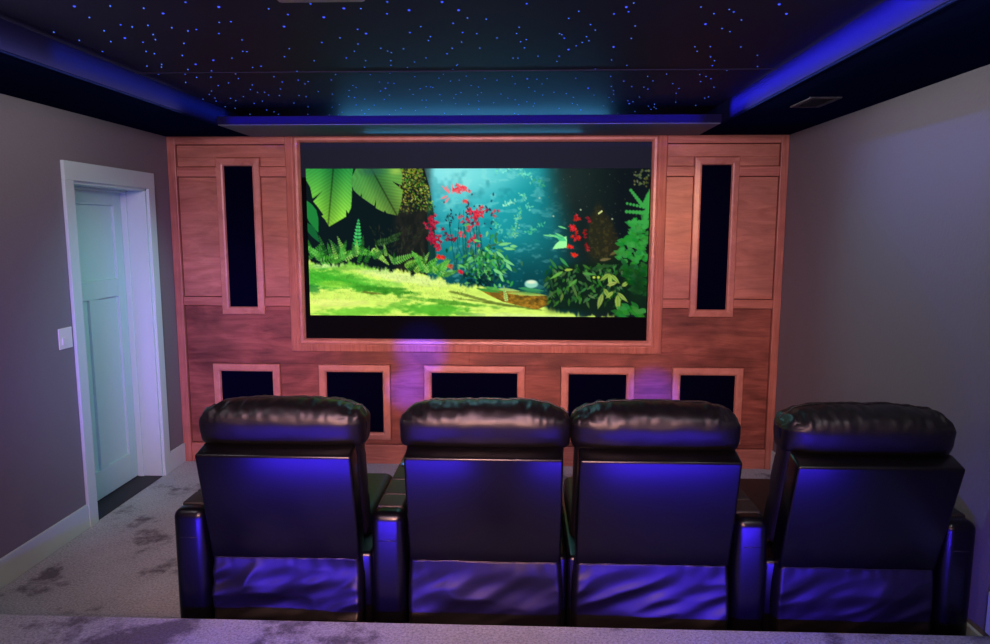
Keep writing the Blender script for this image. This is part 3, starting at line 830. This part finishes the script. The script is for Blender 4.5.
# ------------------------------------------------------------------ fibre optic stars of the tray ceiling
ST = {200: "93,33,3;153,106,2;95,110,1;94,165,2;340,43,1;435,71,2;416,130,3;547,18,2;613,84,3;712,40,3;796,42,1;926,67,2;927,8,2;780,144,2;822,165,3;782,217,1;764,253,1;724,286,2;603,209,2;693,187,1;442,240,1;302,327,2;208,197,1;212,253,1;232,255,1;66,297,3;57,350,2;54,381,1;158,287,1;260,333,1;418,280,1;565,300,1;480,352,1;486,396,2;407,405,2;366,379,1;176,365,1;190,388,1;141,410,1;259,420,1;90,423,1;250,443,1;285,456,1;320,456,1;340,470,1;393,472,1;398,440,1;572,356,1;520,415,1;535,403,1;650,395,2;672,367,1;585,453,1;525,478,1;490,472,1;655,465,1;738,447,1;757,422,1;773,432,1;765,482,2;736,477,1;773,519,2;815,490,1;690,517,1;654,530,1;703,555,1;800,545,1;836,541,1;815,562,1;862,520,1;918,436,3;893,450,2;888,405,2;930,410,2;960,412,2;912,491,2;937,470,1;940,362,1;945,322,1;945,300,1;842,369,1;815,332,1;820,300,1;895,238,1;929,252,1;947,260,1;46,467,2;57,450,1;15,490,1;80,500,2;74,485,1;151,486,1;177,497,1;215,478,1;268,511,2;309,500,1;330,544,2;367,553,1;174,535,1;125,528,1;247,565,1;388,565,1;465,510,1;535,528,1;534,565,1;968,545,1;938,566,1;640,567,1;685,568,1",
      400: "45,49,3;290,49,3;208,8,3;263,114,2;334,88,1;427,94,1;627,17,2;885,55,1;835,90,1;103,131,1;49,160,2;151,181,1;141,200,1;310,160,2;305,207,1;380,166,1;480,187,1;590,134,1;577,165,1;597,206,1;625,195,1;616,236,1;790,166,1;801,171,1;813,188,2;834,244,3;872,226,1;902,209,1;935,201,1;923,181,1;943,121,1;967,148,1;788,277,2;777,303,1;791,349,2;967,340,2;683,277,1;560,287,1;584,287,1;233,265,2;258,238,1;395,237,1;129,286,1;17,241,1;72,306,1;37,333,1;285,318,1;280,323,1;262,342,1;215,367,1;73,379,1;193,386,1;328,376,1;293,396,1;250,401,1;420,389,1;480,396,2;556,377,1;570,414,2;630,389,3;678,391,2;703,415,1;728,388,1;638,432,1;667,451,1;706,470,1;762,456,1;870,386,2;931,435,3;960,470,1;823,462,1;858,481,1;853,512,1;878,518,1;895,543,2;100,438,2;130,428,1;152,429,2;163,432,1;48,443,1;65,467,1;109,495,1;130,495,1;5,535,2;77,547,1;128,530,1;197,468,2;206,498,1;266,485,1;277,467,1;302,458,1;275,512,1;220,560,1;388,430,1;403,458,1;384,469,1;390,500,1;352,423,1;390,540,1;464,508,1;500,465,1;534,485,1;570,493,1;588,517,1;666,511,1;660,525,1;585,566,1;567,560,1;788,535,1;340,515,1;305,566,1;628,503,1",
      600: "69,68,2;130,34,3;141,57,2;167,14,1;500,34,1;522,118,3;564,67,1;640,46,1;662,58,2;700,98,1;604,140,1;643,156,1;887,20,3;923,67,3;174,128,1;155,189,1;67,231,3;57,296,1;133,323,1;175,346,3;470,231,1;481,253,1;546,230,1;697,232,1;779,273,1;780,328,2;547,281,1;567,300,1;556,324,2;387,345,2;486,348,1;494,368,1;525,378,1;549,389,2;628,349,1;498,403,1;564,431,1;329,366,1;360,413,1;391,437,1;377,461,1;375,505,1;474,521,1;518,485,1;537,479,1;236,377,1;262,400,1;237,440,2;217,431,1;118,401,2;157,428,2;53,377,1;56,427,1;67,448,2;45,481,1;67,466,1;61,503,1;17,523,1;145,512,3;138,498,2;163,503,1;195,480,1;173,551,1;253,541,2;268,530,1;278,537,1;240,525,1;88,560,1;270,513,1",
      0: "368,30,3;545,24,1;711,35,1;442,81,1;807,65,3;10,110,2;597,122,2;654,128,1;732,120,1;266,154,1;515,147,1;392,195,1;548,201,1;618,187,3;758,166,1;769,191,1;708,208,2;972,145,2;910,210,1;507,254,2;464,275,2;723,250,1;764,261,1;902,270,1;727,323,1;800,315,1;799,328,1;784,367,2;968,317,3;930,340,1;916,366,2;919,404,1;973,379,1;918,10,2;930,148,1;850,132,1"}
stars = []
for x0, s in ST.items():
    for q in s.split(';'):
        a, b, c = (float(k) for k in q.split(','))
        u, v = x0 + a / 4.95, b / 4.95
        d = Fv + R2 * ((u - 495) / fpx) - U2 * ((v - 322) / fpx)
        p = CP + d * ((TZ - .0005 - CP.z) / d.z)
        if TX0 + .02 < p.x < TX1 - .02 and p.y < 0:
            stars.append((int(c), p))
stars.sort(key=lambda t: -t[0])
rad = {3: .0054, 2: .0041, 1: .0033}
def starmesh(size):
    bm = bmesh.new(); bmesh.ops.create_icosphere(bm, subdivisions=1, radius=rad[size])
    for v in bm.verts: v.co.z = min(v.co.z, .0004) * .8
    me = bpy.data.meshes.new('fiber_star'); bm.to_mesh(me); bm.free()
    me.materials.append(M[{3: 'star_big', 2: 'star_mid', 1: 'star_dim'}[size]]); return me
SM = {k: starmesh(k) for k in (1, 2, 3)}
proto = {}
for c, p in stars[:300]:
    if c not in proto:
        o = bpy.data.objects.new('fiber_star_bulb', SM[c]); proto[c] = o
    else:
        o = proto[c].copy()
    o.location = p; link(o)
    tag(o, 'tiny blue fiber optic star glowing in the dark tray ceiling', 'star light', 'fiber optic stars in the tray ceiling')
if len(stars) > 300:
    bm = bmesh.new()
    for c, p in stars[300:]:
        b = bmesh.ops.create_icosphere(bm, subdivisions=1, radius=.003, matrix=Matrix.Translation(p - Vector((0, 0, .004))))
    o = obj('faint_star_dust', bm, M['star_dim']); o['kind'] = 'stuff'
    tag(o, 'faintest scattered star points among the brighter ceiling stars', 'star light')

# ------------------------------------------------------------------ lights: room sources and added unseen fills
def area(name, loc, aim, sx, sy, power, col, spread=180):
    l = bpy.data.lights.new(name, 'AREA'); l.shape = 'RECTANGLE'; l.size = sx; l.size_y = sy
    l.energy = power; l.color = col; l.spread = R(spread)
    o = bpy.data.objects.new(name, l); link(o); o.location = loc
    o.rotation_euler = (Vector(aim) - Vector(loc)).to_track_quat('-Z', 'Y').to_euler()
    return o
def spot(name, loc, aim, ang, power, col, blend=.8, r=.03):
    l = bpy.data.lights.new(name, 'SPOT'); l.energy = power; l.color = col; l.spot_size = R(ang); l.spot_blend = blend; l.shadow_soft_size = r
    o = bpy.data.objects.new(name, l); link(o); o.location = loc
    o.rotation_euler = (Vector(aim) - Vector(loc)).to_track_quat('-Z', 'Y').to_euler()
    return o
def point(name, loc, power, col, r=.08):
    l = bpy.data.lights.new(name, 'POINT'); l.energy = power; l.color = col; l.shadow_soft_size = r
    o = bpy.data.objects.new(name, l); link(o); o.location = loc
    return o
area('rear_ceiling_lamp', (2.2, -6.2, 2.45), (2.25, -2.4, .95), 1.1, .7, 36, (1.0, .46, .35), 56)
area('rear_wall_fill', (2.2, -7.9, 2.05), (2.2, 0, 1.2), 3.2, .7, 9, (1.0, .62, .64), 90)  # unseen second rear source, added to lower the headrest sheen
area('front_wash_fill', (2.24, -4.6, 2.52), (2.24, 0, 1.6), 2.0, .2, 39, (1.0, .62, .86), 80)  # added unseen source: brightens the wood, spares the side walls
point('left_wall_fill', (.55, -3.1, 2.38), 11, (1.0, .90, .98))  # unseen point added for the top-down fade on the left wall
point('right_wall_fill', (3.85, -3.7, 2.34), 15, (1.0, 1.0, 1.0))  # unseen counterpart, added for the right wall
area('soffit_fill_left', (.70, -2.45, 2.425), (0, -2.45, 2.25), 2.7, .012, 3.2, (1.0, .92, 1.0))  # unseen strip added to brighten the top of the left wall
area('soffit_fill_right', (XR - .70, -2.45, 2.425), (XR, -2.45, 2.25), 2.7, .012, 4.2, (1.0, .94, 1.0))  # same kind of added strip for the upper right wall
spot('aisle_fill', (1.75, -6.2, 1.25), (-.02, -.345, 1.15), 21, 330, (.20, .10, 1.0), 1.0, .08)  # unseen spot added to turn the far door jamb violet
spot('aisle_fill', (.7, -6.0, 1.6), (.5, 0, .8), 20, 420, (.34, .14, 1.0), 1.0, .1)  # unseen spot added for violet on the left bay wood
for x, pw in ((1.62, 11), (3.46, 11)):
    area('low_blue_fill', (x, -3.5, .275), (x, -2.0, .40), 1.2, .03, pw * 1.1, (.045, .015, 1.0), 96)  # unseen low strip added for the blue on the seat backs
area('front_teal_fill', (2.24, -.03, 2.475), (2.24, -4, 2.60), 1.9, .015, 5.0, (.10, .50, 1.0))  # unseen bar added for the teal glow on the front tray ceiling
area('front_soffit_fill', (2.24, -.16, 2.40), (2.24, -4, 2.3), 1.5, .03, .6, (.10, .55, 1.0))  # unseen bar added to tint the underside of the front soffit
spot('teal_fill_spot', (2.0, -.64, 2.40), (-.12, -.78, 1.0), 52, 76, (.34, .90, 1.0), 1.0)  # unseen spot added to bring teal onto the door
spot('teal_fill_spot', (2.4, -.64, 2.40), (XR, -1.9, 1.3), 62, 28, (.40, .90, 1.0), 1.0)  # unseen spot added for teal on the right wall
spot('teal_fill_spot', (2.24, -.3, 2.41), (2.3, -2.1, .75), 95, 9, (.40, .90, 1.0), 1.0)  # unseen spot added to cool the armrest and headrest tops
area('cove_strip_right', (3.50, -2.0, 2.503), (3.84, -2.0, 2.503), 2.4, .012, 7.0, (.07, .055, 1.0), 24)
area('cove_wash_right', (3.50, -2.0, 2.53), (4.4, -2.0, 2.10), 1.6, .012, 1.3, (.10, .16, 1.0), 70)
area('cove_strip_left', (.96, -1.3, 2.503), (.62, -1.3, 2.503), 1.8, .012, 1.0, (.02, .14, 1.0), 24)
area('cove_strip_front', (2.2, -.95, 2.470), (2.2, -.585, 2.468), 3.0, .012, 1.6, (.03, .0, 1.0), 14)
spot('warm_fill_spot', (3.4, -5.6, 2.45), (3.72, 0, 1.85), 9, 500, (1.0, .62, .30), 1.0)  # unseen spot added to warm the right bay panel
spot('blue_fill_spot', (2.2, -4.4, 2.3), (1.84, 0, .89), 6, 4200, (0, .01, 1.0), 1.0)  # unseen spots added for the blue patches on the wood
spot('blue_fill_spot', (2.2, -4.4, 2.3), (1.74, 0, .58), 4.5, 5000, (0, .01, 1.0), 1.0)
spot('blue_fill_spot', (3.0, -4.4, 2.3), (3.57, 0, .55), 5.5, 4000, (0, .01, 1.0), 1.0)

w = bpy.data.worlds.new('world'); SC.world = w; w.use_nodes = True
w.node_tree.nodes['Background'].inputs[0].default_value = (0, 0, 0, 1)

SC.view_settings.view_transform = 'Standard'; SC.view_settings.look = 'None'
SC.view_settings.exposure = 0.0; SC.view_settings.gamma = 1.0; SC.view_settings.use_curve_mapping = False
SC.cycles.use_denoising = True
